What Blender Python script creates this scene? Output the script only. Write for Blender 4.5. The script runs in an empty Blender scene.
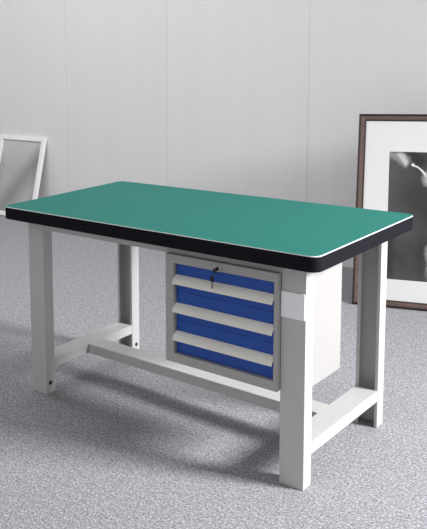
import bpy, bmesh, math
from mathutils import Vector, Matrix
C = bpy.context.scene.collection
S = bpy.context.scene

# ------------------------------------------------------------------ materials
def mat(name, col, rough=.5, metal=0.0, spec=.5):
    m = bpy.data.materials.new(name); m.use_nodes = True
    b = m.node_tree.nodes['Principled BSDF']
    b.inputs['Base Color'].default_value = (*col, 1)
    b.inputs['Roughness'].default_value = rough
    b.inputs['Metallic'].default_value = metal
    b.inputs['Specular IOR Level'].default_value = spec
    return m, m.node_tree, b

def noise(nt, scale, detail=2, rough=.5, vec=None, sc=None):
    n = nt.nodes.new('ShaderNodeTexNoise')
    n.inputs['Scale'].default_value = scale; n.inputs['Detail'].default_value = detail
    n.inputs['Roughness'].default_value = rough
    tc = nt.nodes.new('ShaderNodeTexCoord'); src = tc.outputs['Object']
    if sc:
        mp = nt.nodes.new('ShaderNodeMapping'); mp.inputs['Scale'].default_value = sc
        nt.links.new(src, mp.inputs['Vector']); src = mp.outputs['Vector']
    nt.links.new(src, n.inputs['Vector'])
    return n.outputs['Fac']

def ramp(nt, fac, stops):
    r = nt.nodes.new('ShaderNodeValToRGB')
    while len(r.color_ramp.elements) < len(stops): r.color_ramp.elements.new(.5)
    for e, (p, c) in zip(r.color_ramp.elements, stops):
        e.position = p; e.color = (*c, 1)
    nt.links.new(fac, r.inputs['Fac'])
    return r.outputs['Color']

def bump(nt, b, h, strength, dist):
    n = nt.nodes.new('ShaderNodeBump'); n.inputs['Strength'].default_value = strength
    n.inputs['Distance'].default_value = dist
    nt.links.new(h, n.inputs['Height']); nt.links.new(n.outputs['Normal'], b.inputs['Normal'])

def painted(name, col, rough=.45, var=.03, spec=.5):
    m, nt, b = mat(name, col, rough, 0, spec)
    f = noise(nt, 6, 3)
    nt.links.new(ramp(nt, f, [(.3, tuple(c*(1-var) for c in col)), (.7, tuple(min(1, c*(1+var)) for c in col))]), b.inputs['Base Color'])
    bump(nt, b, noise(nt, 900, 1), .06, .0004)
    return m

M = {}
M['steel'] = painted('grey_painted_steel', (.53, .52, .515))
M['cab'] = painted('cabinet_grey_paint', (.395, .388, .378))
M['blue'] = painted('blue_drawer_paint', (.008, .070, .37), .42)
M['handle'] = painted('beige_grey_plastic', (.84, .82, .76), .4)
M['plate'] = painted('pale_plate', (.93, .93, .96), .35)
M['black'] = painted('black_edge_rubber', (.0105, .0105, .0145), .7, spec=.06)
M['green'] = painted('green_rubber_laminate', (.012, .160, .132), .65, .015, .2)
M['line'] = painted('pale_laminate_chamfer', (.80, .88, .86), .5)
M['dark'] = mat('dark_metal', (.03, .03, .035), .35, .6)[0]
M['chrome'] = mat('chrome', (.7, .7, .72), .25, 1)[0]
M['white_frame'] = painted('white_frame_paint', (.90, .90, .91), .4)
M['mat'] = painted('white_mat_card', (.66, .66, .66), .8, .01, .2)

# carpet
m, nt, b = mat('grey_flecked_carpet', (.5, .5, .52), .95, spec=.1)
f = noise(nt, 125, 4, .85)
col = ramp(nt, f, [(.30, (.10, .10, .107)), (.46, (.29, .29, .306)), (.55, (.44, .44, .47)), (.68, (.80, .80, .86))])
f2 = noise(nt, 38, 5, .8, sc=(.7, 1.3, 1))
col2 = ramp(nt, f2, [(.35, (.74, .74, .74)), (.62, (1, 1, 1))])
mx = nt.nodes.new('ShaderNodeMix'); mx.data_type = 'RGBA'; mx.blend_type = 'MULTIPLY'; mx.inputs[0].default_value = 1
nt.links.new(col, mx.inputs[6]); nt.links.new(col2, mx.inputs[7]); nt.links.new(mx.outputs[2], b.inputs['Base Color'])
bump(nt, b, noise(nt, 150, 3, .7), .5, .004)
M['carpet'] = m

# wall : painted panels with very faint vertical brushing
m, nt, b = mat('pale_grey_wall_panel', (.8, .8, .8), .75, spec=.2)
f = noise(nt, 1, 4, .6, sc=(7, 7, .35))
nt.links.new(ramp(nt, f, [(.3, (.76, .76, .76)), (.7, (.785, .785, .785))]), b.inputs['Base Color'])
M['wall'] = m

# brown wood moulding
m, nt, b = mat('brown_wood', (.15, .07, .05), .35)
f = noise(nt, 12, 5, .6, sc=(1, 6, 6))
nt.links.new(ramp(nt, f, [(.3, (.085, .052, .045)), (.7, (.140, .092, .080))]), b.inputs['Base Color'])
M['wood'] = m
m, nt, b = mat('dark_brown_lip', (.03, .018, .016), .35)
M['wood_dark'] = m

# ------------------------------------------------------------------ picture shaders (printed artwork and grey pane, local x / z)
def art(name, base_lo, base_hi, strokes, nscale, nsc):
    m, nt, b = mat(name, base_lo, .65, spec=.3)
    tc = nt.nodes.new('ShaderNodeTexCoord'); sx = nt.nodes.new('ShaderNodeSeparateXYZ')
    nt.links.new(tc.outputs['Object'], sx.inputs[0])
    def mth(op, a, c=None, clamp=False):
        n = nt.nodes.new('ShaderNodeMath'); n.operation = op; n.use_clamp = clamp
        for i, v in enumerate((a, c)):
            if v is None: continue
            if isinstance(v, (int, float)): n.inputs[i].default_value = v
            else: nt.links.new(v, n.inputs[i])
        return n.outputs[0]
    X, Z = sx.outputs['X'], sx.outputs['Z']
    w = noise(nt, 9, 3, .6); w = mth('MULTIPLY', mth('SUBTRACT', w, .5), .05)
    Xw = mth('ADD', X, w); Zw = mth('ADD', Z, w)
    cur = ramp(nt, noise(nt, nscale, 5, .55, sc=nsc), [(.3, base_lo), (.7, base_hi)])
    for (x0, z0, x1, z1, r, soft, colr, k) in strokes:
        dx, dz = x1-x0, z1-z0; L2 = dx*dx+dz*dz+1e-9
        px = mth('SUBTRACT', Xw, x0); pz = mth('SUBTRACT', Zw, z0)
        t = mth('DIVIDE', mth('ADD', mth('MULTIPLY', px, dx), mth('MULTIPLY', pz, dz)), L2, True)
        ex = mth('SUBTRACT', px, mth('MULTIPLY', t, dx)); ez = mth('SUBTRACT', pz, mth('MULTIPLY', t, dz))
        d = mth('SQRT', mth('ADD', mth('MULTIPLY', ex, ex), mth('MULTIPLY', ez, ez)))
        fac = mth('MULTIPLY', mth('DIVIDE', mth('SUBTRACT', r+soft, d), soft, True), k)
        mx = nt.nodes.new('ShaderNodeMix'); mx.data_type = 'RGBA'
        nt.links.new(fac, mx.inputs[0]); nt.links.new(cur, mx.inputs[6]); mx.inputs[7].default_value = (*colr, 1)
        cur = mx.outputs[2]
    nt.links.new(cur, b.inputs['Base Color'])
    return m
M['art_dark'] = art('monochrome_print', (.022, .022, .024), (.062, .062, .064), [
    (.17, .79, .22, .45, .04, .12, (.075, .075, .077), .8),
    (.32, .62, .52, .45, .05, .12, (.03, .03, .03), .8),
    (.15, .875, .24, .815, .010, .028, (.26, .26, .26), .8),
    (.215, .855, .245, .81, .004, .018, (.55, .55, .55), .8),
    (.265, .88, .32, .82, .016, .016, (.02, .02, .02), .9),
    (.285, .805, .40, .69, .002, .006, (.72, .72, .72), 1),
    (.38, .72, .55, .62, .03, .03, (.45, .45, .45), .8),
    (.385, .24, .375, .33, .012, .02, (.30, .30, .30), .9),
    (.46, .20, .52, .40, .05, .06, (.35, .35, .35), .8),
    (.18, .20, .175, .42, .003, .02, (.02, .02, .02), .6)], 5, (1.6, 1, .8))
M['pane_pale'] = art('pale_grey_pane', (.42, .42, .425), (.50, .50, .505), [  # grey pane, paler along the top, with a soft dark diagonal
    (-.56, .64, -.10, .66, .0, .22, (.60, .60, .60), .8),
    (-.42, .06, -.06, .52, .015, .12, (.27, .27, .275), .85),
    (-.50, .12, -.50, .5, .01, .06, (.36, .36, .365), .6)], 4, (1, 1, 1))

# ------------------------------------------------------------------ mesh helpers
def link(name, bm, m, parent=None, bevel=0, segs=2, smooth=False):
    bmesh.ops.recalc_face_normals(bm, faces=bm.faces)
    me = bpy.data.meshes.new(name); bm.to_mesh(me); bm.free()
    o = bpy.data.objects.new(name, me); C.objects.link(o)
    me.materials.append(m)
    if bevel:
        md = o.modifiers.new('bevel', 'BEVEL'); md.width = bevel; md.segments = segs; md.limit_method = 'ANGLE'
        md.angle_limit = math.radians(40)
    if smooth:
        for p in me.polygons: p.use_smooth = True
    if parent: o.parent = parent
    return o

def box(bm, x0, x1, y0, y1, z0, z1):
    v = [bm.verts.new(p) for p in ((x0,y0,z0),(x1,y0,z0),(x1,y1,z0),(x0,y1,z0),(x0,y0,z1),(x1,y0,z1),(x1,y1,z1),(x0,y1,z1))]
    for f in ((0,3,2,1),(4,5,6,7),(0,1,5,4),(1,2,6,5),(2,3,7,6),(3,0,4,7)): bm.faces.new([v[i] for i in f])

def prism(bm, pts, a0, a1, axis=2):
    """extrude a 2-D outline along an axis (0: x with pts=(y,z); 1: y with (x,z); 2: z with (x,y))"""
    def P(p, a):
        return (a, p[0], p[1]) if axis == 0 else (p[0], a, p[1]) if axis == 1 else (p[0], p[1], a)
    lo = [bm.verts.new(P(p, a0)) for p in pts]; hi = [bm.verts.new(P(p, a1)) for p in pts]
    n = len(pts)
    bm.faces.new(lo); bm.faces.new(hi)
    for i in range(n): bm.faces.new((lo[i], lo[(i+1) % n], hi[(i+1) % n], hi[i]))

def rrect(x0, x1, y0, y1, r, n=8):
    out = []
    for cx, cy, a in ((x1-r, y1-r, 0), (x0+r, y1-r, 90), (x0+r, y0+r, 180), (x1-r, y0+r, 270)):
        for k in range(n+1):
            t = math.radians(a + 90*k/n); out.append((cx+r*math.cos(t), cy+r*math.sin(t)))
    return out

def cyl(bm, p, d, r, h, n=20):
    d = Vector(d).normalized(); q = d.to_track_quat('Z', 'Y').to_matrix().to_4x4()
    mtx = Matrix.Translation(Vector(p) + d*h/2) @ q
    bmesh.ops.create_cone(bm, cap_ends=True, segments=n, radius1=r, radius2=r, depth=h, matrix=mtx)

def tube(bm, path, r, n=8, closed=False):
    path = [Vector(p) for p in path]; rings = []; N = len(path)
    for i, p in enumerate(path):
        a = path[(i-1) % N] if closed or i else p; c = path[(i+1) % N] if closed or i < N-1 else p
        d = (c-a).normalized(); q = d.to_track_quat('Z', 'Y')
        rings.append([bm.verts.new(p + q @ Vector((r*math.cos(2*math.pi*k/n), r*math.sin(2*math.pi*k/n), 0))) for k in range(n)])
    for i in range(N if closed else N-1):
        A, B = rings[i], rings[(i+1) % N]
        for k in range(n): bm.faces.new((A[k], A[(k+1) % n], B[(k+1) % n], B[k]))
    if not closed: bm.faces.new(rings[0]); bm.faces.new(rings[-1])

def thing(name, label, cat, loc=(0,0,0), rot=(0,0,0)):
    o = bpy.data.objects.new(name, None); C.objects.link(o)
    o.location = loc; o.rotation_euler = rot; o['label'] = label; o['category'] = cat
    o.empty_display_size = .1
    return o
def struct(name, bm, m, **k):
    o = link(name, bm, m, **k); o['kind'] = 'structure'; return o

# ------------------------------------------------------------------ setting
bm = bmesh.new(); box(bm, -7, 7.5, -6, 3.3, -.05, 0); struct('floor', bm, M['carpet'])
WY = 2.80; H = 4.1
# rear wall in boards with fine open joints
bm = bmesh.new()
for x0, x1 in ((-4.6, -2.102), (-2.10, -1.116), (-1.114, -.022), (-.020, 1.9), (1.902, 4.5)):
    box(bm, x0, x1, WY, WY+.05, 0, H)
box(bm, -4.6, 4.5, WY+.0025, WY+.1, 0, H)
struct('wall_back', bm, M['wall'])
bm = bmesh.new(); box(bm, -4.7, -4.6, -3.5, WY+.1, 0, H); struct('wall_left', bm, M['wall'])  # out of view, added to darken the left side
bm = bmesh.new(); box(bm, -4.7, 7.5, -3.5, WY+.1, H, H+.1); struct('ceiling', bm, M['wall'])  # out of view, added to block world light from above
ang = .35

# ------------------------------------------------------------------ workbench
W, D, T = 1.337, .806, .0515; X0 = -.016
RX = 1.269; LX = .062; FY = .0737; BY = .726; a = .083; b_ = .055
HT = .8; zt = HT - T; zb = .146; hb = .042
wb = thing('workbench', 'grey steel workbench with green top, black edge and blue drawers on the grey carpet', 'workbench', (0,0,0))

bm = bmesh.new(); prism(bm, rrect(X0, W, 0, D, .034, 10), zt, HT-.0026)
o = link('worktop', bm, M['black'], wb, .004, 3); o['label'] = 'thick black edged worktop slab'
# chamfer ring round the green surface
bm = bmesh.new()
lo = [bm.verts.new((x, y, HT-.0027)) for x, y in rrect(X0+.001, W-.001, .001, D-.001, .033, 10)]
hi = [bm.verts.new((x, y, HT)) for x, y in rrect(X0+.0026, W-.0026, .0026, D-.0026, .030, 10)]
bm.faces.new(lo); bm.faces.new(hi)
for i in range(len(lo)): bm.faces.new((lo[i], lo[(i+1) % len(lo)], hi[(i+1) % len(lo)], hi[i]))
o = link('edge_chamfer', bm, M['line'], wb); o['label'] = 'thin pale line round the green surface'
bm = bmesh.new(); prism(bm, rrect(X0+.0030, W-.0030, .0030, D-.0030, .0295, 10), HT-.002, HT+.0004)
o = link('green_surface', bm, M['green'], wb); o['label'] = 'flat green rubber work surface'

def channel(x0, x1, yweb, ytip, t=.0035, lip=.0):
    """C channel outline: web at yweb, flanges reaching to ytip"""
    s = 1 if ytip > yweb else -1
    L = .012
    return [(x0, yweb), (x1, yweb), (x1, ytip), (x1-L, ytip), (x1-L, ytip-s*t), (x1-t, ytip-s*t), (x1-t, yweb+s*t), (x0+t, yweb+s*t),
            (x0+t, ytip-s*t), (x0+L, ytip-s*t), (x0+L, ytip), (x0, ytip)]
legs = {}
for key, x0, x1, yw, yt in (('fl', LX, LX+a, FY, FY+b_), ('fr', RX-a, RX, FY, FY+b_), ('bl', LX, LX+a, BY, BY-b_), ('br', RX-a, RX, BY, BY-b_)):
    bm = bmesh.new(); prism(bm, channel(x0, x1, yw, yt), 0, zt-.0005)
    legs[key] = link('leg', bm, M['steel'], wb, .0022, 3)
for key, y in (('fl', .098), ('bl', BY-.026)):
    bm = bmesh.new(); cyl(bm, (LX+a-.001, y, .045), (1,0,0), .0085, .004, 18)
    link('bolt', bm, M['dark'], legs[key], .0008)

# end stretchers, long stretcher
def cbar(bm, x0, x1, y0, y1, z0, z1): box(bm, x0, x1, y0, y1, z0, z1)
for x0, x1 in ((LX+.0005, LX+a-.0005), (RX-a+.0005, RX-.0005)):
    bm = bmesh.new(); box(bm, x0, x1, FY+b_+.0005, BY-b_-.0005, zb-hb, zb)
    link('end_stretcher', bm, M['steel'], wb, .002, 2)
bm = bmesh.new(); box(bm, LX+a, RX-a, .350, .443, zb-hb, zb-.0004)
link('long_stretcher', bm, M['steel'], wb, .002, 2)
# top rails
for y0, y1 in ((FY+.002, FY+.042), (BY-.042, BY-.002)):
    bm = bmesh.new(); box(bm, LX+a+.0005, RX-a-.0005, y0, y1, .708, zt-.0005)
    link('top_rail', bm, M['steel'], wb, .002)
for x0, x1 in ((LX+.001, LX+.041), (RX-.041, RX-.0005)):
    bm = bmesh.new(); box(bm, x0, x1, FY+b_+.0005, BY-b_-.0005, .705, zt-.0005)
    link('top_rail', bm, M['steel'], wb, .002)

# screws on the front right leg
for x in (1.208, 1.254):
    bm = bmesh.new(); cyl(bm, (x, FY+.001, .727), (0,-1,0), .0048, .0028, 12)
    link('screw', bm, M['chrome'], legs['fr'], .0006)
# blank plate on the leg
bm = bmesh.new(); box(bm, 1.1875, 1.2675, FY-.006, FY-.0002, .569, .655)
o = link('blank_plate', bm, M['plate'], legs['fr'], .0018); o['label'] = 'pale blank plate'

# drawer cabinet
cx0, cx1, cy, cz0, cz1 = .758, 1.1855, .053, .317, .7125
ox0, ox1, oz0, oz1 = .792, 1.1715, .351, .6815
bm = bmesh.new()
def ring(bm, X0, X1, Z0, Z1, x0, x1, z0, z1, y0, y1):
    O = [(X0,Z0),(X1,Z0),(X1,Z1),(X0,Z1)]; I = [(x0,z0),(x1,z0),(x1,z1),(x0,z1)]
    v = {}
    for nm, L in (('O',O),('I',I)):
        for yy in (0,1): v[nm,yy] = [bm.verts.new((p[0], (y0,y1)[yy], p[1])) for p in L]
    for i in range(4):
        j = (i+1) % 4
        bm.faces.new((v['O',0][i], v['O',0][j], v['I',0][j], v['I',0][i]))
        bm.faces.new((v['O',1][i], v['O',1][j], v['I',1][j], v['I',1][i]))
        bm.faces.new((v['O',0][i], v['O',0][j], v['O',1][j], v['O',1][i]))
        bm.faces.new((v['I',0][i], v['I',0][j], v['I',1][j], v['I',1][i]))
ring(bm, cx0, cx1, cz0, cz1, ox0, ox1, oz0, oz1, cy, FY+.001)
cab = link('cabinet', bm, M['cab'], wb, .0015)
# body shell : sides, rear, top and base, wider than the front behind the leg
bm = bmesh.new()
prism(bm, [(cx0+.004, FY+.0015), (cx1-.001, FY+.0015), (cx1-.001, .134), (1.250, .134), (1.250, .380), (cx0+.004, .380)], .318, .330)
prism(bm, [(cx0+.004, FY+.0015), (cx0+.010, FY+.0015), (cx0+.010, .380), (cx0+.004, .380)], .330, .700)
prism(bm, [(1.244, .134), (1.250, .134), (1.250, .380), (1.244, .380)], .330, .704)
prism(bm, [(cx0+.010, .374), (1.244, .374), (1.244, .380), (cx0+.010, .380)], .330, .700)
prism(bm, [(cx0+.010, .120), (1.180, .120), (1.180, .374), (cx0+.010, .374)], .694, .704)
link('cabinet_body', bm, M['cab'], cab, .001)

pitch = .1045
tops = [oz1-.001, .5775, .473]; bots = [.5785, .474, oz0+.001]
hz = [(.6385, .6085), (.536, .506), (.433, .403)]
for i in range(3):
    bm = bmesh.new()
    box(bm, ox0+.0025, ox1-.0005, .069, .080, bots[i]-.0001, tops[i]+.0001)
    # shallow tray behind the front
    box(bm, ox0+.008, ox1-.008, .0805, .36, bots[i]+.012, bots[i]+.016)
    box(bm, ox0+.008, ox0+.011, .0805, .36, bots[i]+.012, tops[i]-.02)
    box(bm, ox1-.011, ox1-.008, .0805, .36, bots[i]+.012, tops[i]-.02)
    dr = link('drawer', bm, M['blue'], wb, .0012); dr['label'] = 'blue drawer'
    zt_, zb_ = hz[i]
    # full width grip lip, convex profile that overhangs the drawer front
    prof = [(.0690, zt_)]
    for k in range(9):
        t = k/8*math.radians(80)
        prof.append((.067-.026*(.75*math.sin(t)+.25*k/8), zb_ + (zt_-zb_)*(1-.6*(1-math.cos(t)) - .5*k/8)))
    prof += [(.0445, zb_-.0005), (.0465, zb_+.006), (.063, zb_+.018), (.0690, zb_+.018)]
    bm = bmesh.new(); prism(bm, prof, ox0+.0005, ox1-.001, 0)
    h = link('handle', bm, M['handle'], dr, .0009, 2); h['label'] = 'beige grey full width pull'

# lock and keys
bm = bmesh.new(); cyl(bm, (.969, cy+.002, .690), (0,-1,0), .0085, .007, 24)
lock = link('lock', bm, M['dark'], cab, .001)
bm = bmesh.new()
cyl(bm, (.969, cy-.004, .690), (0,-1,0), .0022, .016, 8)
box(bm, .9682, .9838, cy-.031, cy-.0285, .684, .699)
link('key', bm, M['dark'], cab, .001)
bm = bmesh.new()
ringp = [(.984 + .0095*math.cos(t), cy-.030, .700 + .0095*math.sin(t)) for t in [2*math.pi*k/24 for k in range(24)]]
tube(bm, ringp, .0011, 6, True)
link('key_ring', bm, M['chrome'], cab)
bm = bmesh.new()
tube(bm, [(.982, cy-.029, .693), (.972, cy-.030, .680), (.9655, cy-.030, .668)], .0012, 6)
box(bm, .9595, .9715, cy-.0315, cy-.0290, .652, .672)
box(bm, .9635, .9675, cy-.0310, cy-.0295, .628, .652)
link('key', bm, M['dark'], cab, .0008)

# ------------------------------------------------------------------ frames
def moulding(parent, x0, x1, z0, z1, prof, m, name):
    """prof: (inset, depth) outline, mitred round a rectangle in local x/z, -y is the viewer side"""
    bm = bmesh.new(); rings = []
    for s, d in prof:
        rings.append([bm.verts.new(p) for p in ((x0+s, d, z0+s), (x1-s, d, z0+s), (x1-s, d, z1-s), (x0+s, d, z1-s))])
    n = len(rings)
    for i in range(n):
        A, B = rings[i], rings[(i+1) % n]
        for k in range(4): bm.faces.new((A[k], A[(k+1) % 4], B[(k+1) % 4], B[k]))
    return link(name, bm, m, parent)

th = math.radians(22)
W1, H1 = .95, 1.090
# base corner sits on the floor, tilted back about its lower rear edge
fr = thing('picture_frame', 'large brown wooden framed monochrome print with white mat leaning on the wall behind the workbench', 'picture frame',
           (.591, 2.072, .004), (-th, 0, ang))
moulding(fr, 0, W1, 0, H1, [(0, .022), (0, -.004), (.003, -.008), (.007, -.006), (.009, -.003), (.028, .001), (.031, .000), (.033, .002), (.033, .022)], M['wood'], 'moulding')
o = moulding(fr, 0, W1, 0, H1, [(-.0012, .018), (-.0012, -.006), (.0015, -.0105), (.0065, -.0105), (.0095, -.004), (.0095, .018)], M['wood_dark'], 'outer_lip')
o['label'] = 'dark outer lip'
o = moulding(fr, .033, W1-.033, .033, H1-.033, [(-.002, .012), (-.002, -.001), (.001, -.001), (.0045, .004), (.0045, .012)], M['wood_dark'], 'inner_lip')
o['label'] = 'dark inner lip'
bm = bmesh.new(); ring(bm, .034, W1-.034, .034, H1-.034, .163, W1-.163, .152, .873, .008, .0105); link('mat_board', bm, M['mat'], fr)
bm = bmesh.new(); box(bm, .155, W1-.155, .0107, .0125, .144, .881)
link('print', bm, M['art_dark'], fr)
bm = bmesh.new(); box(bm, .02, W1-.02, .0135, .019, .02, H1-.02); link('backing_board', bm, M['wood_dark'], fr)

th2 = math.radians(15.2)
W2, H2 = .55, .716
f2 = thing('picture_frame', 'small white framed pale grey pane leaning on the rear wall at the left', 'picture frame',
           (-2.336, 2.596, .004), (-th2, 0, 0))
moulding(f2, -W2, 0, 0, H2, [(0, .018), (0, -.008), (.003, -.010), (.036, -.010), (.040, -.006), (.040, .018)], M['white_frame'], 'moulding')
bm = bmesh.new(); box(bm, -W2+.036, -.036, .006, .009, .036, H2-.036); link('print', bm, M['pane_pale'], f2)  # streaked grey pane inside the white frame
bm = bmesh.new(); box(bm, -W2+.01, -.01, .0105, .015, .01, H2-.01); link('backing_board', bm, M['white_frame'], f2)

# ------------------------------------------------------------------ light
w = bpy.data.worlds.new('daylight'); S.world = w; w.use_nodes = True
w.node_tree.nodes['Background'].inputs[0].default_value = (1, .99, .985, 1)
w.node_tree.nodes['Background'].inputs[1].default_value = .60
def area(name, loc, target, sx, sy, power, col=(1,1,1)):
    l = bpy.data.lights.new(name, 'AREA'); l.shape = 'RECTANGLE'; l.size = sx; l.size_y = sy; l.energy = power; l.color = col
    o = bpy.data.objects.new(name, l); C.objects.link(o); o.location = loc
    o.rotation_euler = (Vector(target)-Vector(loc)).to_track_quat('-Z', 'Y').to_euler()
    return o
k = area('assumed_key_light', (4.6, 1.55, 2.6), (.7, -.2, .2), 1.15, 1.15, 148, (1, .99, 1)); k.data.spread = math.radians(110)  # unseen key light, assumed at the right to brighten that side; no window modelled
area('wall_fill_light', (-1.6, .3, 3.6), (-1.8, 2.8, 1.1), 2.6, .8, 46)  # unseen fill light, added to brighten the rear wall

# ------------------------------------------------------------------ camera
q = dict(f=816.8822, ppx=2.0496, ppy=154.1494, yaw=.8017, pitch=.1251, roll=-.0307, c=(2.3986, -2.3268, 1.4403))
cam = bpy.data.cameras.new('camera'); co = bpy.data.objects.new('camera', cam); C.objects.link(co)
y, p, r = q['yaw'], q['pitch'], q['roll']
d = Vector((-math.sin(y)*math.cos(p), math.cos(y)*math.cos(p), -math.sin(p)))
rt = Vector((math.cos(y), math.sin(y), 0)); up = rt.cross(d)
R_ = rt*math.cos(r)+up*math.sin(r); U_ = -rt*math.sin(r)+up*math.cos(r)
mw = Matrix(((R_.x, U_.x, -d.x, q['c'][0]), (R_.y, U_.y, -d.y, q['c'][1]), (R_.z, U_.z, -d.z, q['c'][2]), (0, 0, 0, 1)))
co.matrix_world = mw
cam.sensor_fit = 'HORIZONTAL'; cam.sensor_width = 36; cam.lens = q['f']*36/427
cam.shift_x = (213.5-q['ppx'])/427; cam.shift_y = -(264.5-q['ppy'])/427
cam.clip_start = .05; cam.clip_end = 50
S.camera = co
vs = S.view_settings; S.display_settings.display_device = 'sRGB'
vs.view_transform = 'Standard'; vs.look = 'None'; vs.gamma = 1; vs.exposure = .07; vs.use_curve_mapping = False
